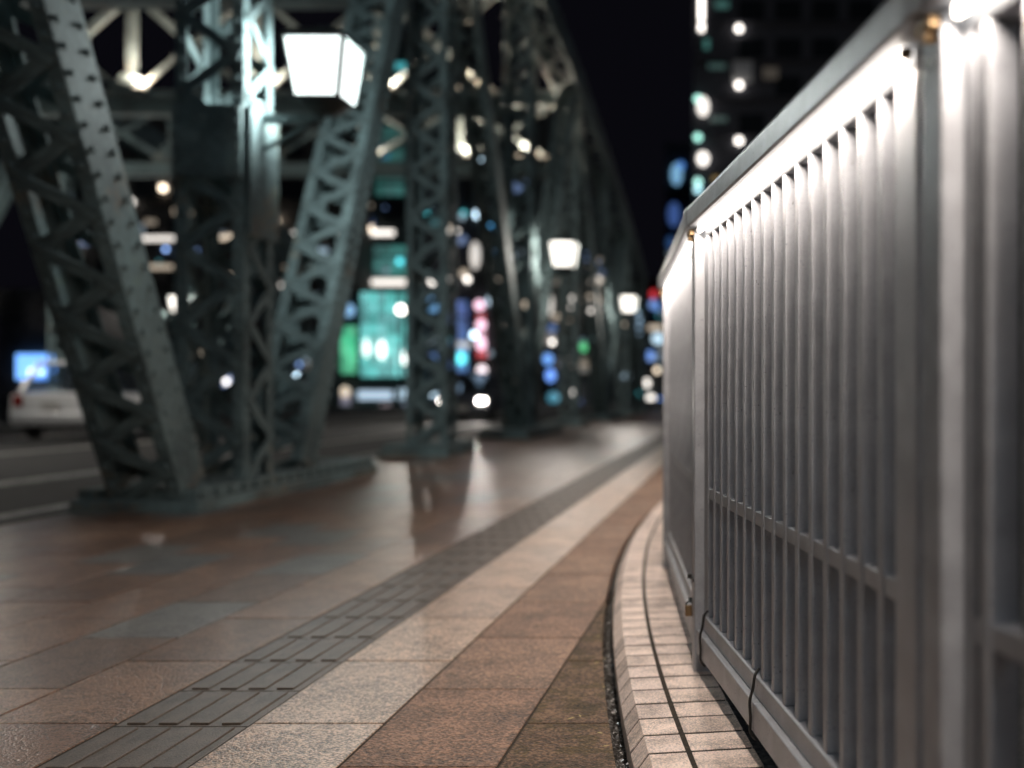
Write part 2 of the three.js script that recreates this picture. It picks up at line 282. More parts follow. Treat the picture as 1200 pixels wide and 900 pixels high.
for (let i = 0; i + 1 < posts.length; i++) {
  const { pos, turn, L } = frameOf(i);
  const p = unit('fence_panel', pos, i === 1 ? 'slatted panel with two black cables over its base board' : undefined);
  p.rotation.y = turn;
  const s0 = 0.036, s1 = L - 0.098;
  const top = metric(rbox(s1 - s0, 0.029, 0.04, 0.003).translate((s0 + s1) / 2, RAIL0 - 0.0153, -0.0195), 0, R());
  part('top_bar', top, M.fence, p);
  part('mid_rail', metric(rbox(s1 - s0, 0.028, 0.032, 0.002).translate((s0 + s1) / 2, 0.5245, -0.0195), 0, R()), M.fence, p);
  part('bottom_rail', metric(rbox(s1 - s0 + 0.05, 0.043, 0.046, 0.004).translate((s0 + s1) / 2 + 0.025, 0.1835, -0.018), 0, R()), M.fence, p);
  for (let k = 0, t = 0.087; t < s1 - 0.06; k++, t += 0.0904) part('slat', slatGeos[(k * 3 + i) % 4], M.fence, p, [t, 0.701, -0.0192]);
  part('end_stile', metric(rbox(0.078, 1.015, 0.04, 0.004).translate(L - 0.138 + 0.003, 0.7125, -0.0185), 0, R()), M.fence, p);
  part('end_stile', metric(rbox(0.022, 1.015, 0.04, 0.004).translate(0.048, 0.7125, -0.0215), 0, R()), M.fence, p);
  const cuts = i === 1 ? [0.032, 0.127, 0.722, 1.3, L - 0.034] : [0.032, 0.6, 1.2, L - 0.034];
  for (let c = 0; c + 1 < cuts.length; c++) part('base_board', metric(rbox(cuts[c + 1] - cuts[c] - 0.003, 0.061, 0.05, 0.003).translate((cuts[c] + cuts[c + 1]) / 2, 0.131, -0.006), R(), R()), M.fence, p);
  // handrail section, rounded
  const sec = unit('handrail_section', pos); sec.rotation.y = turn;
  part('rail', metric(railGeo(L - 0.004).translate(L / 2, RAIL0, 0), R(), R()), M.fence, sec);
  part('joint_sleeve', metric(railGeo(0.05, 1.05).translate(0, RAIL0, 0), R(), R()), M.fence, sec);
  // light strip: a slim diffuser under the rail, with its light just below
  const l0 = 0.05, l1 = L - 0.105, y = RAIL0 - 0.009;
  part('led_strip', rbox(l1 - l0, 0.017, 0.011, 0.004, 2).translate((l0 + l1) / 2, y, 0.0145), glow(1, 0.9, 0.8, 7), sec);
  part('end_cap', rbox(0.012, 0.014, 0.014, 0.003).translate(l1 + 0.008, y - 0.002, 0.0145), M.brass, sec);
  const led = new THREE.RectAreaLight(new THREE.Color(1, 0.85, 0.735), 345, l1 - l0, 0.009);
  const loc = new THREE.Object3D(); loc.position.set(...pos); loc.rotation.y = turn; loc.updateMatrixWorld(true);
  led.position.copy(loc.localToWorld(new THREE.Vector3((l0 + l1) / 2, y - 0.0095, 0.0147)));
  led.lookAt(loc.localToWorld(new THREE.Vector3((l0 + l1) / 2, y - 0.0095 - 1, 0.0147 + 0.6)));
  scene.add(led);
  if (i === 1) for (const t of [0.127, 0.722]) part('cable', tube([[t - 0.012, 0.225, 0.004], [t + 0.006, 0.218, 0.016], [t + 0.004, 0.19, 0.02], [t - 0.002, 0.165, 0.025], [t - 0.003, 0.13, 0.0235], [t - 0.004, 0.1, 0.023], [t - 0.004, 0.085, 0.012]], 0.0032), M.rubber, p);
}
posts.forEach(([d, x], i) => {
  const a = frameOf(Math.max(0, i - 1)).turn, b = frameOf(Math.min(posts.length - 2, i)).turn;
  const o = unit('fence_post', [x, 0.05, -d], i === 2 ? 'post with a black cable tie' : undefined);
  o.rotation.y = (a + b) / 2;
  part('shaft', metric(rbox(0.056, RAIL0 + 0.033, 0.056, 0.006, 3).translate(0.008, (RAIL0 - 0.137) / 2, -0.004), R(), R()), M.fence, o);
  part('foot_plate', rbox(0.09, 0.008, 0.09, 0.003).translate(0.008, -0.08, -0.004), M.fence, o);
  part('clamp', merged([rbox(0.05, 0.016, 0.02, 0.004).translate(0.006, 1.158, 0.028), new THREE.CylinderGeometry(0.007, 0.007, 0.016, 8).rotateX(Math.PI / 2).translate(0.016, 1.142, 0.03)].map((g) => metric(g))), M.brass, o);
  if (i === 1) { part('ring_bolt', new THREE.TorusGeometry(0.008, 0.0016, 6, 16).translate(0.012, 1.115, 0.029), M.darkSteel, o); }
  if (i === 2) {
    part('cable_tie', merged([boxAt(0.06, 0.008, 0.003, 0, 0.24, 0.0255), boxAt(0.003, 0.008, 0.05, 0.0295, 0.24, 0), boxAt(0.003, 0.008, 0.05, -0.0295, 0.24, 0), boxAt(0.012, 0.012, 0.01, -0.022, 0.243, 0.03)]), M.rubber, o);
  }
});
{ // padlock hanging on the side of its post
  const [d, x] = posts[2];
  const o = thing('padlock', 'small brass padlock with dark shackle hanging beside the fence post', 'padlock', [x - 0.033, 0.185, -d - 0.02]);
  part('lock_body', metric(rbox(0.024, 0.03, 0.014, 0.004, 3).translate(0, 0.015, 0)), M.brass, o);
  part('shackle', new THREE.TorusGeometry(0.009, 0.0025, 8, 16, Math.PI).translate(0, 0.03, 0), M.darkSteel, o);
  part('hasp', rbox(0.03, 0.012, 0.006, 0.002).translate(0.012, 0.044, -0.004), M.darkSteel, o);
}

// ---------------------------------------------------------------- riveted steel trusses
const rivetGeo = new THREE.SphereGeometry(0.021, 6, 3, 0, 6.2832, 0, 1.5708);
function member(parent, name, p0, p1, w, dep, near, mat, pitch = 0.42, open = false) {
  const A = new THREE.Vector3(...p0), B = new THREE.Vector3(...p1), Y = B.clone().sub(A).normalize(), X = new THREE.Vector3(1, 0, 0), Z = X.clone().cross(Y), L = A.distanceTo(B);
  const g = new THREE.Group(); g.name = name; g.position.copy(A); g.quaternion.setFromRotationMatrix(new THREE.Matrix4().makeBasis(X, Y, Z)); parent.add(g);
  const fl = 0.085;
  for (const s of [-1, 1]) part(open ? 'corner_angles' : 'side_plate', metric(merged([...(open ? [1, -1].map((z) => boxAt(0.014, L, fl, s * (w / 2 - 0.007), L / 2, z * (dep / 2 - fl / 2))) : [boxAt(0.022, L, dep, s * (w / 2 - 0.011), L / 2, 0)]), boxAt(fl, L, 0.012, s * (w / 2 - fl / 2 - 0.001), L / 2, dep / 2 + 0.006), boxAt(fl, L, 0.012, s * (w / 2 - fl / 2 - 0.001), L / 2, -dep / 2 - 0.006)])), mat, g);
  const n = Math.max(2, Math.round(L / pitch)), h = L / n, reach = w - 0.1, len = Math.hypot(h, reach) + 0.05, ang = Math.atan2(reach, h), lace = boxAt(0.08, len, 0.01), list = [];
  for (const zf of [1, -1]) for (let i = 0; i < n; i++) {
    const s = i % 2 ? 1 : -1, z = zf * (dep / 2 + 0.018 + (i % 2) * 0.0105);
    if (near && zf > 0 && A.y + (i + 0.5) * h * Y.y < 5.2) part('lacing_bar', lace, mat, g, [0, (i + 0.5) * h, z], [0, 0, s * ang]);
    else list.push(lace.clone().rotateZ(s * ang).translate(0, (i + 0.5) * h, z));
  }
  if (open) { const r2 = dep - 0.1, l2 = Math.hypot(h, r2) + 0.05, a2 = Math.atan2(r2, h), lc = boxAt(0.01, l2, 0.075);
    for (const xf of [1, -1]) for (let i = 0; i < n; i++) { const s = i % 2 ? 1 : -1, x = xf * (w / 2 + 0.006 + (i % 2) * 0.0105);
      if (near && xf > 0 && A.y + (i + 0.5) * h * Y.y < 5.2) part('lacing_bar', lc, mat, g, [x, (i + 0.5) * h, 0], [s * a2, 0, 0]); else list.push(lc.clone().rotateX(s * a2).translate(x, (i + 0.5) * h, 0)); } }
  if (list.length) part('lacing', merged(list), mat, g).userData.kind = 'stuff';
  const riv = [];
  if (near) for (let y = 0.12; y < L; y += 0.14) {
    for (const z of [-1, 1]) { riv.push(rivetGeo.clone().rotateZ(-Math.PI / 2).translate(w / 2, y + (z > 0 ? 0.07 : 0), z * (dep / 2 - 0.05))); riv.push(rivetGeo.clone().rotateX(z * Math.PI / 2).translate(w / 2 - 0.045, y, z * (dep / 2 + 0.012))); riv.push(rivetGeo.clone().rotateX(z * Math.PI / 2).translate(-w / 2 + 0.045, y, z * (dep / 2 + 0.012))); }
  }
  if (riv.length) part('rivets', merged(riv), mat, g).userData.kind = 'stuff';
  return g;
}
const STEP = 5.45, D0 = 8.2, topY = (d) => 8.6 - 0.0035 * Math.max(0, d - 8) ** 2;
function truss(cx, label, mat, side) {
  const t = thing('steel_truss', label, 'bridge truss', [0, 0, 0], 'trusses of the bridge');
  const near = side > 0;
  for (let k = -2; k <= 6; k++) {
    const d = D0 + STEP * k, even = k % 2 === 0, T = topY(d), close = near && d > 4 && d < 15;
    // vertical post
    if (T > 1.2) member(t, 'vertical_post', [cx, 0.15, -d], [cx, T, -d], k > 2 ? 0.4 : 0.5, k > 2 ? 0.36 : 0.47, close, mat, 0.28, true);
    const pl = even ? [d - 1.12, d + 2.35] : [d - 0.55, d + 0.8];
    const pg = part('plinth', metric(merged([rbox(0.85, 0.1, pl[1] - pl[0], 0.02).translate(cx - 0.065 * side, 0.03, -(pl[0] + pl[1]) / 2), rbox(0.78, 0.075, pl[1] - pl[0] - 0.08, 0.012).translate(cx - 0.065 * side, 0.112, -(pl[0] + pl[1]) / 2)])), mat, t);
    if (close) { const bolts = []; for (let z = pl[0] + 0.1; z < pl[1] - 0.05; z += 0.2) bolts.push(new THREE.CylinderGeometry(0.032, 0.032, 0.03, 6).rotateZ(Math.PI / 2).translate(cx - 0.065 * side + 0.395, 0.115, -z)); for (let x = -0.3; x <= 0.31; x += 0.2) bolts.push(new THREE.CylinderGeometry(0.032, 0.032, 0.03, 6).rotateX(Math.PI / 2).translate(cx - 0.065 * side + x, 0.115, -pl[0] - 0.035 + 0.0)); part('anchor_bolts', merged(bolts), mat, pg).userData.kind = 'stuff'; }
    if (even) {
      for (const s of [-1, 1]) {
        const d1 = d + s * STEP, T1 = topY(d1); if (T1 < 2 || d1 > 42) continue;
        member(t, 'diagonal', [cx, 0.15, -(d + s * (k ? 0.05 : 0.95))], [cx, T1 - 0.2, -(d1 - s * 0.25)], k > 0 ? 0.38 : 0.48, 0.3, close, mat, 0.215);
      }
    }
    // top chord, straight between nodes
    if (k < 6 && topY(d + STEP) > 1) member(t, 'top_chord', [cx, T, -d], [cx, topY(d + STEP), -(d + STEP)], 0.62, 0.55, false, mat, 0.6);
    // solid batten plate across the post front at lamp height
    if (even) { const b = part('batten_plate', metric(rbox(0.5, 0.53, 0.03, 0.004).translate(cx, 2.6, -d + 0.285)), mat, t);
      part('batten_plate', metric(rbox(0.03, 0.95, 0.48, 0.004).translate(cx + side * 0.285, 2.4, -d)), mat, t);
      if (close) { const rv = []; for (let y = 2.38; y < 2.85; y += 0.09) for (const x of [-0.22, 0.22]) rv.push(rivetGeo.clone().rotateX(Math.PI / 2).translate(cx + x, y, -d + 0.296)); part('rivets', merged(rv), mat, b).userData.kind = 'stuff'; } }
  }
  return t;
}
const TX = -3.88, FX = -15.3;
truss(TX, 'riveted blue green lattice steel truss standing along the walkway edge', M.steel, 1);
truss(FX, 'lattice steel truss on the far side of the road, behind the silver car', M.steel, -1);

// sway frames spanning the road above traffic
for (let k = 1; k <= 4; k++) {
  const d = D0 + STEP * k, lo = 5.75, hi = topY(d) - 0.3; if (hi < lo + 0.9) continue;
  const f = thing('sway_frame', ['', 'overhead steel sway frame crossing the road before the second lantern', 'overhead steel sway frame with floodlit gusset plates', 'overhead steel sway frame past the floodlit one', 'low overhead steel sway frame near the end of the bridge'][k], 'sway frame', [0, 0, -d], 'sway frames over the road');
  const x0 = FX + 0.32, x1 = TX - 0.32, m = M.steel, N = 5, w = (x1 - x0) / N;
  part('lower_beam', metric(merged([boxAt(x1 - x0, 0.03, 0.3, (x0 + x1) / 2, lo - 0.13, 0), boxAt(x1 - x0, 0.03, 0.3, (x0 + x1) / 2, lo + 0.13, 0), boxAt(x1 - x0, 0.23, 0.02, (x0 + x1) / 2, lo, 0)])), m, f);
  part('upper_beam', metric(merged([boxAt(x1 - x0, 0.03, 0.34, (x0 + x1) / 2, hi - 0.15, 0), boxAt(x1 - x0, 0.03, 0.34, (x0 + x1) / 2, hi + 0.15, 0), boxAt(x1 - x0, 0.27, 0.02, (x0 + x1) / 2, hi, 0)])), m, f);
  for (let i = 0; i <= N; i++) {
    const x = x0 + w * i;
    if (i && i < N) { part('hanger', metric(boxAt(0.14, hi - lo - 0.3, 0.14, x, (lo + hi) / 2, 0)), m, f);
      const sh = new THREE.Shape([[-0.42, 0], [0.42, 0], [0.36, 0.16], [0.12, 0.42], [-0.12, 0.42], [-0.36, 0.16]].map((q) => new THREE.Vector2(...q))); part('gusset_plate', new THREE.ExtrudeGeometry(sh, { depth: 0.03, bevelEnabled: false }).translate(x, lo + 0.146, 0.075), m, f); }
    if (i < N) part('brace', metric(i % 2 ? bar([x + 0.1, lo + 0.2, 0], [x + w - 0.1, hi - 0.2, 0], 0.13, 0.1) : bar([x + 0.1, hi - 0.2, 0], [x + w - 0.1, lo + 0.2, 0], 0.13, 0.1)), m, f);
    if (i < N) part('knee_brace', metric(i % 2 ? bar([x + 0.1, hi - 0.2, 0.11], [x + w - 0.1, lo + 0.2, 0.11], 0.09, 0.05) : bar([x + 0.1, lo + 0.2, 0.11], [x + w - 0.1, hi - 0.2, 0.11], 0.09, 0.05)), m, f);
  }
  // small uplights standing on the lower beam
  if (k < 4) for (const i of k === 2 ? [2, 3, 4, 5] : k === 1 ? [2, 4, 5] : [3, 4, 5]) {
    const x = i === 5 ? x1 - 0.75 : x0 + w * i + 0.25, o = thing('floodlight', 'small warm floodlight standing on an overhead sway frame', 'floodlight', [x, lo + 0.146, -d + 0.22], 'floodlights on the sway frames');
    part('housing', rbox(0.2, 0.12, 0.14, 0.02).translate(0, 0.06, 0), M.darkSteel, o);
    part('lens', rbox(0.17, 0.012, 0.11, 0.004).translate(0, 0.127, 0), glow(1, 0.8, 0.58, 3), o);
    part('bracket', boxAt(0.05, 0.03, 0.2, 0, 0.02, -0.12), M.darkSteel, o);
    const sp = new THREE.SpotLight(new THREE.Color(1, 0.72, 0.56), 36, 0, 1.25, 0.6); sp.position.set(x, lo + 0.3, -d + 0.24); sp.target.position.set(i === 5 ? x + 1.4 : x - 0.25, lo + 2.6, -d - 0.35); sp.castShadow = true; sp.shadow.radius = 4; scene.add(sp, sp.target);
  }
}

// ---------------------------------------------------------------- square tapered lanterns on the truss posts
const frustum = (wt, wb, h, y) => { const g = new THREE.CylinderGeometry(wt / Math.SQRT2, wb / Math.SQRT2, h, 4, 1).rotateY(Math.PI / 4); return g.toNonIndexed().translate(0, y, 0); };
const lanternGlass = (() => { const g = frustum(0.43, 0.31, 0.4, 0); g.computeVertexNormals(); return g; })();
function lantern(x, d, dir, label, group, cd, tint = [1, 0.93, 0.84]) {
  const y = 3.16, o = thing('lantern', label, 'lantern', [x, y, -d], group);
  part('diffuser', lanternGlass, glow(...tint, 2.4), o);
  const bars = [], wt = 0.44, wb = 0.32; for (const sx of [-1, 1]) for (const sz of [-1, 1]) bars.push(bar([sx * wb / 2, -0.21, sz * wb / 2], [sx * wt / 2, 0.21, sz * wt / 2], 0.03, 0.03));
  part('corner_frame', merged(bars), M.darkSteel, o);
  part('cap', merged([boxAt(0.47, 0.03, 0.47, 0, 0.22, 0), frustum(0.3, 0.46, 0.06, 0.265), frustum(0.08, 0.14, 0.05, 0.32)].map((g) => (g.index ? g.toNonIndexed() : g))), M.darkSteel, o);
  part('base', merged([boxAt(0.345, 0.025, 0.345, 0, -0.215, 0), frustum(0.3, 0.12, 0.09, -0.272)].map((g) => (g.index ? g.toNonIndexed() : g))), M.darkSteel, o);
  part('bracket_arm', merged([boxAt(0.5, 0.06, 0.06, -dir * 0.26, -0.345, 0), bar([-dir * 0.5, -0.6, 0], [-dir * 0.1, -0.38, 0], 0.03, 0.03), boxAt(0.02, 0.5, 0.14, -dir * 0.49, -0.45, 0)]), M.steel, o);
  const l = new THREE.PointLight(new THREE.Color(...tint), cd); l.position.set(x, y, -d); l.castShadow = true; l.shadow.radius = 6; scene.add(l);
}
lantern(-3.12, D0 - 0.05, 1, 'large glowing square lantern on the lattice post nearest the walkway front', 'lanterns along the walkway', 16, [0.92, 1, 0.98]);
lantern(-3.12, D0 + 2 * STEP, 1, 'glowing square lantern second along the walkway, past the first lantern', 'lanterns along the walkway', 14);
lantern(-3.12, D0 + 4 * STEP, 1, 'glowing square lantern third along the walkway, before the city lights', 'lanterns along the walkway', 14);
lantern(-3.12, D0 - 2 * STEP, 1, 'glowing square lantern on the lattice post beside the camera', 'lanterns along the walkway', 10);
lantern(FX + 0.76 - 0.9, D0 + 4 * STEP, 1, 'small glowing lantern on the far truss across the road', 'lanterns across the road', 26);
lantern(FX + 0.76, D0 + 2 * STEP, 1, 'glowing lantern on the far truss beside the silver car', 'lanterns across the road', 48);
lantern(FX + 0.76, D0, 1, 'glowing lantern on the far truss level with the large lantern', 'lanterns across the road', 26);
{ // tall cool-white street lamp behind the camera whose light falls on the truss faces and the rail
  const o = thing('street_lamp', 'tall cool white street lamp on a curved pole beside the fence', 'street lamp', [1.35, 0.05, 2.2]);
  part('pole', new THREE.CylinderGeometry(0.05, 0.08, 5.6, 12).translate(0, 2.8, 0), M.darkSteel, o);
  part('arm', tube([[0, 5.5, 0], [-0.1, 5.95, -0.1], [-0.5, 6.2, -0.3], [-0.9, 6.22, -0.5]], 0.035), M.darkSteel, o);
  part('head', rbox(0.5, 0.09, 0.24, 0.03).translate(-1.05, 6.22, -0.55), M.darkSteel, o);
  part('lens', rbox(0.42, 0.02, 0.18, 0.006).translate(-1.05, 6.168, -0.55), glow(0.8, 0.92, 1, 5), o);
  const sp = new THREE.SpotLight(new THREE.Color(0.6, 0.82, 1), 7, 0, 1.35, 0.5); sp.position.set(0.3, 6.18, 1.65); sp.target.position.set(-1.6, 0, -3.5); sp.castShadow = true; sp.shadow.radius = 5; scene.add(sp, sp.target);
}

// ---------------------------------------------------------------- cars
function car(name, label, pos, turn, paint, lights) {
  const o = thing(name, label, 'car', pos); o.rotation.y = turn;   // front faces +z
  const P = new THREE.MeshPhysicalMaterial({ color: lin(...paint), roughness: 0.35, clearcoat: 1, clearcoatRoughness: 0.08 });
  const s = new THREE.Shape(); s.moveTo(-1.7, 0.26); s.lineTo(-1.76, 0.5); s.lineTo(-1.72, 0.84); s.quadraticCurveTo(-1.6, 0.9, -1.3, 0.9); s.lineTo(0.75, 0.9); s.quadraticCurveTo(1.35, 0.84, 1.62, 0.74); s.quadraticCurveTo(1.74, 0.6, 1.72, 0.3); s.lineTo(1.66, 0.24);
  s.lineTo(1.42, 0.24); s.absarc(1.1, 0.29, 0.33, 0, Math.PI, false); s.lineTo(-0.8, 0.24); s.absarc(-1.1, 0.29, 0.33, 0, Math.PI, false); s.lineTo(-1.7, 0.26);
  part('body', new THREE.ExtrudeGeometry(s, { depth: 1.4, bevelEnabled: true, bevelThickness: 0.09, bevelSize: 0.05, bevelOffset: -0.05, bevelSegments: 3, curveSegments: 10 }).translate(0, 0, -0.7).rotateY(-Math.PI / 2), P, o);
  const b = [[-0.7, 0.9, 0.85], [0.7, 0.9, 0.85], [0.7, 0.9, -1.55], [-0.7, 0.9, -1.55]], t = [[-0.56, 1.42, 0.2], [0.56, 1.42, 0.2], [0.56, 1.42, -1.2], [-0.56, 1.42, -1.2]];
  part('windscreen', quadPane(b[0], b[1], t[1], t[0], 0.012), M.clear, o); part('rear_window', quadPane(b[2], b[3], t[3], t[2], 0.012), M.clear, o);
  part('side_window', quadPane(b[1], b[2], t[2], t[1], 0.012), M.clear, o); part('side_window', quadPane(b[3], b[0], t[0], t[3], 0.012), M.clear, o);
  part('roof', rbox(1.2, 0.06, 1.5, 0.03, 3).translate(0, 1.445, -0.5), P, o);
  for (let i = 0; i < 4; i++) part('pillar', bar(b[i], t[i], 0.06, 0.06), P, o);
  for (const x of [-0.705, 0.705]) part('pillar', bar([x, 0.9, -0.3], [x * 0.81, 1.42, -0.42], 0.06, 0.05), M.rubber, o);
  for (const x of [-0.33, 0.33]) part('seat', merged([rbox(0.46, 0.55, 0.14, 0.05).translate(x, 0.98, -0.35), rbox(0.24, 0.16, 0.1, 0.04).translate(x, 1.3, -0.37)]), M.rubber, o);
  for (const x of [-0.72, 0.72]) for (const z of [-1.1, 1.1]) { const w = part('tyre', new THREE.TorusGeometry(0.22, 0.085, 10, 20).rotateY(Math.PI / 2), M.rubber, o, [x, 0.3, z]); part('rim', new THREE.CylinderGeometry(0.16, 0.16, 0.1, 14).rotateZ(Math.PI / 2), M.concrete, w); }
  part('front_bumper', rbox(1.5, 0.18, 0.14, 0.05, 3).translate(0, 0.38, 1.71), P, o); part('rear_bumper', rbox(1.5, 0.2, 0.14, 0.05, 3).translate(0, 0.42, -1.74), P, o);
  part('grille', rbox(0.7, 0.1, 0.04, 0.02).translate(0, 0.56, 1.72), M.rubber, o);
  part('number_plate', rbox(0.33, 0.165, 0.015, 0.004).translate(0, 0.4, 1.79), M.line, o); part('number_plate', rbox(0.33, 0.165, 0.015, 0.004).translate(0, 0.62, -1.785), M.line, o);
  for (const x of [-0.55, 0.55]) { part('headlight', rbox(0.26, 0.13, 0.06, 0.03, 3).translate(x, 0.62, 1.7), lights ? glow(1, 0.93, 0.85, 26) : M.glass, o); part('tail_light', rbox(0.16, 0.22, 0.05, 0.02).translate(x * 1.12, 0.72, -1.75), new THREE.MeshStandardMaterial({ color: lin(0.25, 0.02, 0.015), roughness: 0.25 }), o); part('door_mirror', rbox(0.16, 0.11, 0.08, 0.03, 3).translate(Math.sign(x) * 0.86, 0.96, 0.6), P, o); }
  if (lights) for (const x of [-0.55, 0.55]) { const w = o.localToWorld(new THREE.Vector3(x, 0.62, 1.76)); const sp = new THREE.SpotLight(new THREE.Color(1, 0.93, 0.85), lights, 0, 0.5, 0.7); sp.position.copy(w); const q = o.localToWorld(new THREE.Vector3(x, -0.2, 12)); sp.target.position.copy(q); sp.castShadow = true; scene.add(sp, sp.target); }
}
car('car', 'silver compact car seen from behind on the far lane', [-12.75, -0.12, -21.9], Math.PI, [0.62, 0.62, 0.62], 0);
scene.updateMatrixWorld(true);
car('car', 'oncoming dark car with bright white headlights on the road', [-8.15, -0.12, -33.5], 0, [0.06, 0.07, 0.09], 22);

// ---------------------------------------------------------------- the city beyond the bridge
// at(): world position of a sight line measured in the photograph, at a chosen distance
const at = (px, py, d) => [(px - 870) * d / FOCAL, EYE - (py - 458) * d / FOCAL, -d];
const glowBank = {};
const glowOf = (c, k) => glowBank[c.join() + k] ??= glow(...c, k);
const W = [1, 0.93, 0.85], WW = [1, 0.82, 0.62], PB = [0.6, 0.83, 1], BL = [0.12, 0.36, 1], CY = [0.12, 0.85, 0.95], TE = [0.1, 0.7, 0.6], GR = [0.05, 0.85, 0.4], RD = [1, 0.05, 0.06], PK = [1, 0.62, 0.78];
function building(name, label, px0, px1, d, top, deep, wall, fixtures, floors = {}) {
  const x0 = at(px0, 0, d)[0], x1 = at(px1, 0, d)[0], cx = (x0 + x1) / 2, w = x1 - x0;
  const o = thing(name, label, 'building', [cx, -0.3, -d], 'buildings beyond the bridge');
  const wm = new THREE.MeshStandardMaterial({ color: lin(...wall), map: asphaltMap, roughness: 0.8 });
  part('wall', metric(boxAt(w, top + 0.3, deep, 0, (top + 0.3) / 2, -deep / 2)), wm, o);
  part('parapet', metric(boxAt(w + 0.3, 0.6, 0.4, 0, top + 0.3, -0.05)), wm, o);
  const fh = floors.h ?? 3.4, ww = floors.w ?? 2.2, gw = floors.g ?? 3.2, pane = boxAt(ww, fh * 0.5, 0.12), ledge = boxAt(w + 0.1, 0.16, 0.35), y0 = floors.from ?? 4.5;
  const fixed = fixtures.map(([px, py]) => at(px, py, d));
  for (let y = y0; y < top - fh * 0.6; y += fh) {
    part('floor_ledge', ledge, wm, o, [0, y - fh * 0.32, 0.1]);
    for (let x = -w / 2 + gw * 0.6; x < w / 2 - ww * 0.55; x += gw) if (!fixed.some((q) => Math.abs(q[0] - cx - x) < ww * 0.7 && Math.abs(q[1] + 0.3 - y) < fh * 0.4)) part('window', pane, M.glass, o, [x, y, 0.02]);
  }
  for (const [px, py, wp, hp, c, k, nm] of fixtures) {
    const q = at(px, py, d), s = d / FOCAL * (nm ? 1 : 1.6), gw2 = wp * s, gh = hp * s;
    const g = nm ? rbox(gw2, gh, 0.12, 0.03) : new THREE.SphereGeometry(0.5, 12, 8).scale(gw2, gh, Math.min(gw2, gh));
    part(nm ?? 'wall_lamp', g, glowOf(c, nm ? k * 0.8 : k * 0.25), o, [q[0] - cx, q[1] + 0.3, nm ? 0.1 : 0.35]);
  }
  // small lamps and part-lit rooms scattered over the front
  const rr = rng(Math.round(px0 * 7 + d)), tones = [W, WW, WW, PB, [0.3, 0.5, 1], CY];
  for (let i = 0; i < (floors.lamps ?? 0); i++) {
    const x = (rr() - 0.5) * w * 0.94, y = 1.5 + rr() * Math.min(top - 3, 18), c = tones[Math.floor(rr() * 6)], k = 0.15 + rr() ** 3 * 3.2, r = 0.1 + rr() * 0.22;
    if (rr() < 0.55) part('wall_lamp', new THREE.SphereGeometry(r, 8, 6), glowOf(c, Math.round(k * 10) / 6), o, [x, y, 0.4]);
    else part('lit_window', rbox(0.5 + rr() * 1.2, 0.4 + rr() * 0.8, 0.1, 0.02), glowOf(c, Math.round(k * 5) / 20 + 0.04), o, [x, y, 0.11]);
  }
  return o;
}
const panes = (x0, x1, y0, y1, nx, ny, c, k, seed) => { const r = rng(seed), out = [], wx = (x1 - x0) / nx, wy = (y1 - y0) / ny; for (let i = 0; i < nx; i++) for (let j = 0; j < ny; j++) { const f = 0.45 + 1.1 * r(), t = r() * 0.3; out.push([x0 + wx * (i + 0.5), y0 + wy * (j + 0.5), wx * 0.86, wy * 0.88, [c[0] + t * 0.4, c[1], c[2] + t * 0.2], Math.round(k * f * 20) / 20, 'lit_window']); } return out; };
const LW = 'lit_window', SP = 'sign_panel';
building('office_building', 'long dark office block with a row of lit strip windows behind the truss', 60, 400, 96, 26, 14, [0.16, 0.15, 0.14], [
  [192, 280, 50, 6, W, 1.6, LW], [268, 278, 22, 6, WW, 1.3, LW], [341, 275, 20, 6, W, 2, LW], [385, 275, 18, 6, W, 2, LW], [187, 313, 32, 5, WW, 0.7, LW], [326, 312, 30, 6, WW, 1, LW], [270, 326, 6, 6, WW, 4], [311, 310, 6, 6, W, 6], [332, 333, 14, 6, W, 2, LW],
  [128, 372, 4, 4, PB, 8], [216, 457, 5, 5, W, 22], [350, 443, 4, 6, PB, 26], [98, 282, 8, 6, WW, 1.2, LW], [22, 393, 20, 5, [1, 0.8, 0.05], 0.5, SP], [314, 362, 3, 3, BL, 20], [240, 490, 16, 8, WW, 0.4, LW], [276, 480, 14, 8, WW, 0.4, LW]], { h: 3.6, lamps: 46 });
building('advertising_kiosk', 'low kiosk with a glowing blue poster front behind the silver car', 0, 110, 27, 3, 1.4, [0.08, 0.08, 0.09], [[62, 430, 78, 30, [0.16, 0.42, 1], 2.2, SP], [48, 436, 22, 10, [0.85, 0.92, 1], 2.4, SP], [78, 432, 14, 16, [0.75, 0.88, 1], 2.2, SP]], { from: 50 });
building('teal_tower', 'tall dim tower with teal lit glass bays', 400, 492, 104, 34, 12, [0.1, 0.14, 0.15], [
  ...panes(440, 474, 148, 230, 3, 6, TE, 0.16, 8), ...panes(438, 478, 288, 324, 4, 4, TE, 0.3, 9), [452, 178, 10, 16, BL, 0.2, LW], [470, 78, 12, 8, CY, 0.6, LW], [430, 262, 18, 14, BL, 0.15, LW],
  [440, 273, 44, 6, W, 2.4, LW], [414, 332, 14, 8, W, 1.6, LW], [455, 331, 42, 7, W, 1.9, LW]], { h: 3.5, lamps: 10 });
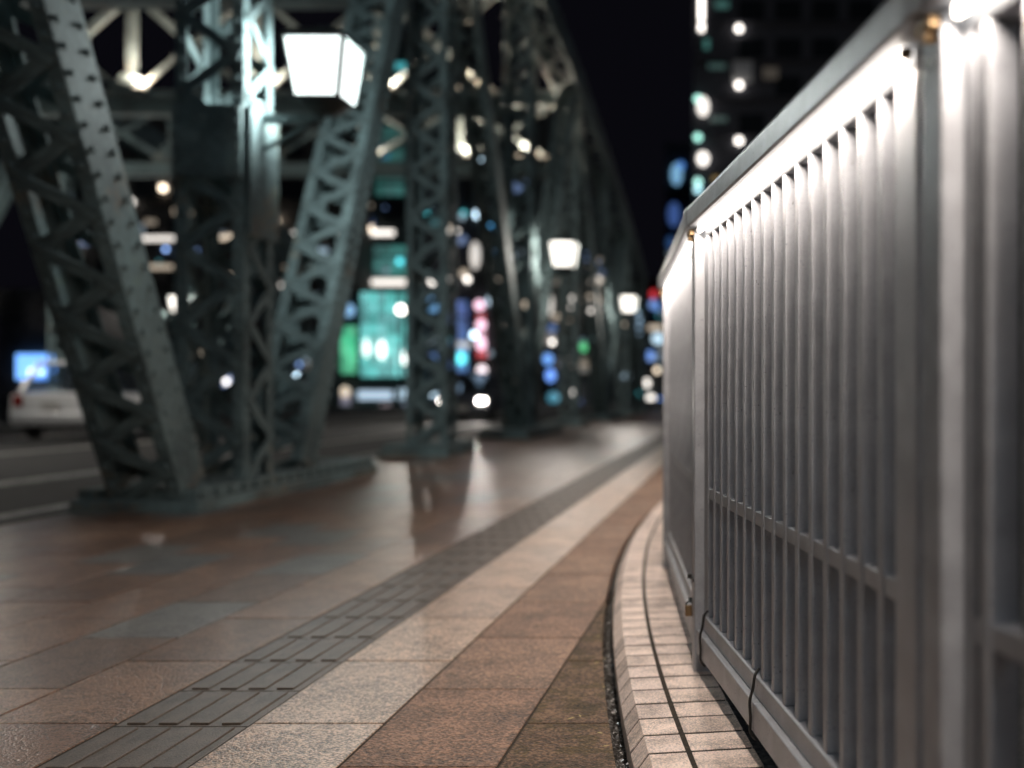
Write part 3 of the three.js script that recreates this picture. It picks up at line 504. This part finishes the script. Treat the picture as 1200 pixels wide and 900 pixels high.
building('cyan_shop', 'low shop glowing cyan and green behind its glass front', 384, 486, 88, 8.4, 8, [0.1, 0.16, 0.16], [
  ...panes(390, 418, 382, 438, 3, 5, GR, 0.85, 3), ...panes(423, 483, 342, 442, 6, 8, [0.14, 0.82, 0.76], 0.85, 5), [410, 364, 9, 9, [0.3, 0.6, 1], 3.4], [449, 410, 5, 13, [0.9, 1, 0.95], 12], [431, 408, 4, 13, [0.8, 1, 0.92], 9], [475, 420, 5, 9, [0.9, 1, 0.95], 12],
  [405, 470, 12, 26, [0.7, 0.7, 1], 0.25, LW], [440, 463, 40, 10, [0.6, 0.8, 1], 1.1, LW], [474, 462, 14, 12, PB, 1.4, LW], [452, 482, 12, 16, [1, 0.75, 0.8], 1.4, LW], [413, 489, 5, 6, W, 9], [406, 459, 7, 7, WW, 4], [474, 482, 10, 20, [0.55, 0.65, 0.9], 0.5, LW]], { from: 50 });
building('blue_hall', 'dark block with blue lit glass and a cyan lamp', 494, 553, 92, 20, 10, [0.09, 0.1, 0.13], [
  [508, 357, 9, 16, [0.2, 0.55, 1], 0.9, LW], ...panes(520, 549, 352, 436, 4, 8, BL, 0.5, 12), [541, 420, 8, 8, CY, 9], [508, 330, 5, 5, W, 14], [528, 330, 10, 5, W, 7], [531, 271, 14, 5, W, 2.6, LW], [523, 298, 4, 18, WW, 2.2, LW], [545, 321, 6, 6, WW, 2.5],
  [508, 460, 5, 5, PB, 12], [508, 478, 5, 7, PB, 7], [508, 420, 7, 7, BL, 1.2], [548, 454, 26, 8, [0.7, 0.85, 1], 1.2, LW], [526, 462, 10, 10, [1, 0.72, 0.6], 1.3, LW], [549, 328, 4, 4, W, 16], [540, 478, 26, 14, [0.4, 0.5, 0.8], 0.35, LW]], { from: 5, lamps: 16 });
const neon = building('signboard_building', 'narrow dark block with a tall red and white lit signboard', 554, 640, 91, 25, 9, [0.09, 0.1, 0.1], [
  [564, 371, 9, 7, RD, 0.8, SP], [565, 392, 8, 7, [1, 0.3, 0.4], 0.6, SP], [565, 416, 11, 9, RD, 0.9, SP], [563, 358, 7, 7, PK, 8], [565, 381, 7, 7, PK, 8], [565, 403, 7, 9, PK, 8], [566, 434, 7, 7, [1, 0.85, 0.9], 8], [562, 190, 5, 5, PB, 22], [560, 252, 4, 6, PB, 18], [574, 262, 5, 5, [0.1, 0.5, 1], 9], [575, 294, 5, 5, [0.08, 0.4, 0.8], 4], [577, 353, 7, 7, PB, 8], [601, 398, 6, 6, [0.15, 0.4, 1], 7], [622, 472, 5, 5, W, 16], [558, 300, 7, 20, W, 3.4], [600, 448, 8, 22, WW, 0.4, LW], [618, 356, 5, 12, WW, 3.2]], { from: 5, lamps: 16 });
building('lamp_lit_block', 'dark low block dotted with pale wall lamps and blue signs', 641, 712, 86, 14, 10, [0.09, 0.1, 0.1], [
  [645, 357, 5, 16, W, 4.2], [672, 357, 5, 13, W, 5], [693, 361, 6, 10, W, 7], [678, 327, 5, 5, W, 10], [698, 327, 5, 5, W, 16], [685, 407, 6, 6, [0.1, 0.7, 0.25], 4.5], [643, 421, 7, 8, [0.15, 0.4, 1], 5], [646, 440, 7, 9, [0.15, 0.35, 1], 6], [648, 385, 6, 6, BL, 1.4], [649, 466, 8, 8, [0.1, 0.5, 0.7], 2], [660, 465, 7, 7, [0.3, 0.7, 0.9], 3], [675, 460, 5, 5, W, 9], [678, 474, 6, 6, [0.3, 0.45, 1], 7], [711, 425, 6, 10, PB, 6], [710, 442, 6, 10, [0.6, 1, 0.95], 6]], { from: 4.5, lamps: 26 });
building('corner_block', 'small dark corner block with blue and white lamps by the fence end', 713, 806, 112, 12, 10, [0.08, 0.09, 0.1], [
  [747, 380, 6, 20, [0.5, 0.75, 1], 3.4], [766, 345, 5, 6, RD, 3], [766, 357, 6, 7, [0.25, 0.45, 1], 3], [771, 397, 8, 8, PB, 5], [762, 417, 6, 7, [0.2, 0.4, 1], 4], [758, 449, 5, 6, W, 9], [763, 467, 6, 6, W, 9], [750, 462, 6, 6, CY, 5], [721, 470, 6, 6, [0.1, 0.5, 0.7], 2], [774, 470, 4, 5, BL, 6], [770, 360, 4, 5, BL, 3]], { from: 4.5, lamps: 26 });
building('apartment_tower', 'tall dark apartment tower with white corridor lamps and teal balconies', 812, 1230, 95, 52, 18, [0.13, 0.135, 0.17], [
  [822, 14, 5, 46, W, 5, 'stair_light'], [866, 35, 5, 5, W, 17], [866, 101, 5, 5, W, 17], [866, 166, 5, 5, W, 17], [824, 126, 8, 14, W, 7], [824, 187, 8, 10, W, 9], [818, 117, 5, 5, [0.45, 1, 0.85], 8], [818, 162, 5, 5, [0.45, 1, 0.85], 8], [818, 214, 5, 5, [0.5, 1, 0.9], 8], [818, 223, 5, 5, [0.5, 0.9, 1], 8], [839, 210, 8, 5, [1, 0.6, 0.15], 0.35, LW], [840, 78, 20, 6, TE, 0.07, LW], [842, 140, 20, 6, TE, 0.06, LW], [846, 6, 16, 8, TE, 0.14, LW], [828, 52, 6, 12, TE, 0.2, LW], [870, 84, 24, 26, [0.1, 0.12, 0.17], 0.04, LW], [903, 86, 18, 14, [1, 0.6, 0.15], 0.02, LW]], { h: 3.3 });
building('blue_lit_block', 'slim block with blue lamps beside the apartment tower', 780, 811, 130, 30, 10, [0.07, 0.08, 0.11], [
  [793, 205, 8, 16, [0.3, 0.65, 1], 2.6], [798, 195, 5, 6, BL, 3], [790, 252, 9, 18, [0.14, 0.3, 0.9], 1.1], [786, 285, 6, 10, BL, 0.6]], { from: 4.5, lamps: 26 });
function streetLamp(px, py, d, label, cd, r = 0.2) {
  const q = at(px, py, d), o = thing('street_lamp', label, 'street lamp', [q[0], -0.3, q[2]], 'street lamps at the end of the bridge'), h = q[1] + 0.3;
  part('pole', new THREE.CylinderGeometry(0.05, 0.08, h - r, 10).translate(0, (h - r) / 2, 0), M.darkSteel, o);
  part('globe', new THREE.SphereGeometry(r, 14, 10).translate(0, h, 0), glow(1, 0.94, 0.86, 7), o);
  part('collar', new THREE.CylinderGeometry(0.1, 0.07, 0.12, 10).translate(0, h - r - 0.02, 0), M.darkSteel, o);
  const l = new THREE.PointLight(new THREE.Color(1, 0.92, 0.82), cd); l.position.set(q[0], q[1], q[2]); l.castShadow = true; scene.add(l);
}
streetLamp(470, 363, 60, 'white globe street lamp on a dark pole before the cyan shop', 60, 0.24);
streetLamp(1010, 200, 74, 'white globe street lamp on a tall pole before the apartment tower', 50, 0.24);

shade(scene);
renderer.render(scene, camera);
